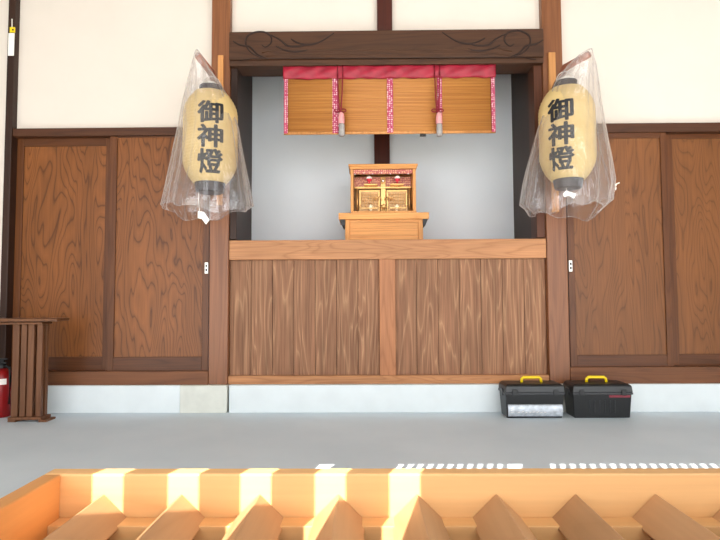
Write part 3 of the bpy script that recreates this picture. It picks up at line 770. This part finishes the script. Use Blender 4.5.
bm = bmnew(); lathe(bm, [(er*.9, 0), (er, .006), (er, .235), (er*.9, .262), (er*.55, .285), (er*.3, .295)], e0, 32); obj('cylinder', bm, 'extred', ex, smooth=True)
bm = bmnew(); lathe(bm, [(.02, .293), (.022, .315), (.014, .325)], e0, 16); B(bm, e0[0]-.06, e0[0]+.03, e0[1]-.008, e0[1]+.008, .322, .332); B(bm, e0[0]-.06, e0[0]+.035, e0[1]-.008, e0[1]+.008, .346, .354); B(bm, e0[0]-.012, e0[0]+.012, e0[1]-.007, e0[1]+.007, .325, .35); obj('valve_handle', bm, 'black', ex)
bm = bmnew(); tube(bm, [(e0[0]+.02, e0[1]-.01, .31), (e0[0]+.06, e0[1]-.02, .30), (e0[0]+.072, e0[1]-.03, .22), (e0[0]+.069, e0[1]-.03, .08)], .007, 8); obj('hose', bm, 'black', ex, smooth=True)
for (z0, z1, a0, a1) in ((.06, .14, -.9, .25), (.20, .235, -1.2, 1.0)):
    bm = bmnew(); A = []
    for k in range(13):
        a = a0+(a1-a0)*k/12; q = [(e0[0]+(er+d)*math.sin(a), e0[1]-(er+d)*math.cos(a)) for d in (.0002, .0012)]
        A.append([bm.verts.new((q[0][0], q[0][1], z0)), bm.verts.new((q[1][0], q[1][1], z0)), bm.verts.new((q[1][0], q[1][1], z1)), bm.verts.new((q[0][0], q[0][1], z1))])
    for p, q in zip(A, A[1:]):
        for k in range(4): bm.faces.new((p[k], p[(k+1) % 4], q[(k+1) % 4], q[k]))
    bm.faces.new(A[0][::-1]); bm.faces.new(A[-1]); obj('white_label', bm, 'white', ex)

# corner post tag
yt = YW-.004
tg = thing('hanging_tag', 'yellow clip with white card hanging on the dark post at the upper left', 'tag', at(11, 56, yt))
bm = bmnew(); tube(bm, [at(12, 19, yt), at(12, 27.5, yt)], .003, 6); obj('cord', bm, 'white', tg)
box('clip', 9.6, 14.6, 27, 32.2, yt-.006, yt+.002, 'yellow', tg, .001); box('eyelet', 12, 13.6, 29, 30.4, yt-.008, yt-.006, 'black', tg)
box('card', 8, 14, 33, 55.5, yt-.004, yt, 'white', tg, .001)

# ------------------------------------------------------------------ offering box in the foreground
Yr1, Yr0 = .760, .735           # far rail outer / inner face
zr = Z(367, 473.8, Yr0)         # rail top
ob = thing('offering_box', 'pale wooden offering box with diamond bars across its open top, in the foreground', 'offering box', (.22, .5, 0))
pitch = 77.1*Yr0/F
xin = X(61, 480, Yr0); xin2 = xin + pitch*.56 + pitch*12 + pitch*.56
zrb = Z(367, 516.5, Yr0)
Yn = .22
t_ = .024
bm = bmnew(); B(bm, xin-t_, xin2+t_, Yr0, Yr1, zrb-.05, zr); obj('back_rail', bm, 'box', ob, .0025)
bm = bmnew(); B(bm, xin-t_, xin2+t_, Yn-.025, Yn, zrb-.05, zr); obj('front_rail', bm, 'box', ob, .0025)
for a, b in ((xin-t_, xin), (xin2, xin2+t_)):
    bm = bmnew(); B(bm, a, b, Yn+.0002, Yr0-.0002, zrb-.05, zr); obj('side_rail', bm, 'box_side', ob, .0025)
for a, b in ((Yr0-.030, Yr0-.0004), (Yn+.0004, Yn+.030)):
    bm = bmnew(); B(bm, xin+.0003, xin2-.0003, a, b, zrb-.022, zrb-.0005); obj('ledge', bm, 'box', ob, .001)
za = Z(367, 493.5, Yr0); hw = 25.5*Yr0/F; hh = 24.5*Yr0/F
for k in range(13):
    xx = X(104, 493, Yr0) + pitch*k
    bm = bmnew(); prism(bm, [(xx, za), (xx+hw, za-hh), (xx, za-2*hh), (xx-hw, za-hh)], Yn+.001, Yr0-.0003)
    obj('diamond_bar', bm, 'box_bar', ob, .0015)
bm = bmnew(); B(bm, xin-t_+.006, xin2+t_-.006, Yr1-.03, Yr1-.004, .03, zrb-.05); obj('back_board', bm, 'box', ob)
bm = bmnew(); B(bm, xin-t_+.006, xin2+t_-.006, Yn-.021, Yn+.005, .03, zrb-.05); obj('front_board', bm, 'box', ob)
for a, b in ((xin-t_+.006, xin-.002), (xin2+.002, xin2+t_-.006)):
    bm = bmnew(); B(bm, a, b, Yn+.006, Yr1-.031, .03, zrb-.05); obj('side_board', bm, 'box_side', ob)
bm = bmnew(); B(bm, xin-t_-.01, xin2+t_+.01, Yn-.035, Yr1+.01, 0, .03); obj('base_board', bm, 'box', ob, .003)

# ------------------------------------------------------------------ unseen porch, added to shape the light: ceiling, eave, sun screen (behind the camera)
tz = .90                       # drop of the sun ray per metre towards the room
taz = math.tan(math.radians(20))
Ys = -.9
zeave = tz*(2.37-Ys)
bm = bmnew()
v = [bm.verts.new(p) for p in ((-3.4, Ys, zeave), (3.4, Ys, zeave), (3.4, YD+.1, TOPZ), (-3.4, YD+.1, TOPZ))]
w = [bm.verts.new((q.co.x, q.co.y, q.co.z+.08)) for q in v]
bm.faces.new(v); bm.faces.new(w[::-1])
for i in range(4): bm.faces.new((v[i], v[(i+1) % 4], w[(i+1) % 4], w[i]))
struct(obj('ceiling', bm, 'roofwood'))
xf = lambda px, Y: X(px, 463, Y)
bm = bmnew(); zs0 = tz*(2.25-Ys)
def ex_(x): return x - taz*(2.26-Ys)
regs = [(ex_(X(303, 463, 2.25)), ex_(X(323, 463, 2.25))), (ex_(X(386, 463, 2.25)), ex_(X(521, 463, 2.25))), (ex_(X(545, 463, 2.25)), ex_(X(740, 463, 2.25)))]
sx0, sx1 = -2.9, .9
# made-up toothed fascia: its gaps cast the sun flecks on the floor
cur = sx0
for a, b in regs:
    B(bm, cur, a, Ys-.02, Ys, zs0, zeave)
    p = .0425; n = int((b-a)/p)
    for i in range(n):
        B(bm, a+p*i, a+p*i+p*.40, Ys-.02, Ys, zs0, zeave)
    cur = b
B(bm, cur, sx1, Ys-.02, Ys, zs0, zeave)
struct(obj('trim_20', bm, 'roofwood'))
bm = bmnew()
def es(px): return X(px, 487, Yr0) - taz*(Yr0-Ys)
gaps = [(es(p), es(p+36)) for p in (87, 162.5, 235, 309.5, 384)]  # slots of an added, unseen screen throw sun patches on the offering box
zl_, zh_ = 1.50, 2.06
pa, pb = gaps[0][0]-.2, .25
B(bm, pa, gaps[0][0], Ys-.02, Ys, zl_, zh_); B(bm, gaps[-1][1], pb, Ys-.02, Ys, zl_, zh_)
for g, h in zip(gaps, gaps[1:]): B(bm, g[1], h[0], Ys-.02, Ys, zl_, zh_)
B(bm, pa, pb, Ys-.03, Ys+.01, zh_, zh_+.03); B(bm, pa, pb, Ys-.03, Ys+.01, zl_-.03, zl_)
for x in (pa+.02, pb-.05): B(bm, x, x+.03, Ys-.025, Ys+.005, zh_+.03, zs0)
B(bm, sx0, -1.62, Ys-.02, Ys, 2.40, zs0)
struct(obj('sun_slot_screen', bm, 'roofwood'))

for nm, xa, xb in (('unseen_wall_left', -3.5, -3.4), ('unseen_wall_right', 3.4, 3.5)):  # out of view, added to cut the light from the sides
    bm = bmnew(); B(bm, xa, xb, Ys+.02, YD+.1, 0, TOPZ+.1); struct(obj(nm, bm, 'roofwood'))
# ------------------------------------------------------------------ light
w = bpy.data.worlds.new('world'); SC.world = w; w.use_nodes = True
t = w.node_tree; t.nodes.clear()
o = t.nodes.new('ShaderNodeOutputWorld'); bg = t.nodes.new('ShaderNodeBackground')
bg.inputs[0].default_value = (.94, .97, 1.0, 1); bg.inputs[1].default_value = 1.6
tc = N(t, 'ShaderNodeTexCoord'); sx = N(t, 'ShaderNodeSeparateXYZ'); L(t, tc.outputs['Generated'], sx.inputs[0])
mr = N(t, 'ShaderNodeMapRange'); mr.inputs['From Min'].default_value = 0; mr.inputs['From Max'].default_value = .7
mr.inputs['To Min'].default_value = 3.4; mr.inputs['To Max'].default_value = 1.1; L(t, sx.outputs['Z'], mr.inputs['Value']); L(t, mr.outputs[0], bg.inputs[1])
t.links.new(bg.outputs[0], o.inputs[0])
sd = bpy.data.lights.new('sun', 'SUN'); sd.energy = 11; sd.angle = math.radians(.12); sd.color = (1, .95, .86)
so = bpy.data.objects.new('sun', sd); COL.objects.link(so)
so.rotation_euler = Vector((taz, 1, -tz)).to_track_quat('-Z', 'Y').to_euler()
vs = SC.view_settings
vs.view_transform = 'Standard'; vs.look = 'None'; vs.gamma = 1; vs.use_curve_mapping = False; vs.exposure = .64
SC.cycles.transparent_max_bounces = 16 if hasattr(SC, 'cycles') else 8
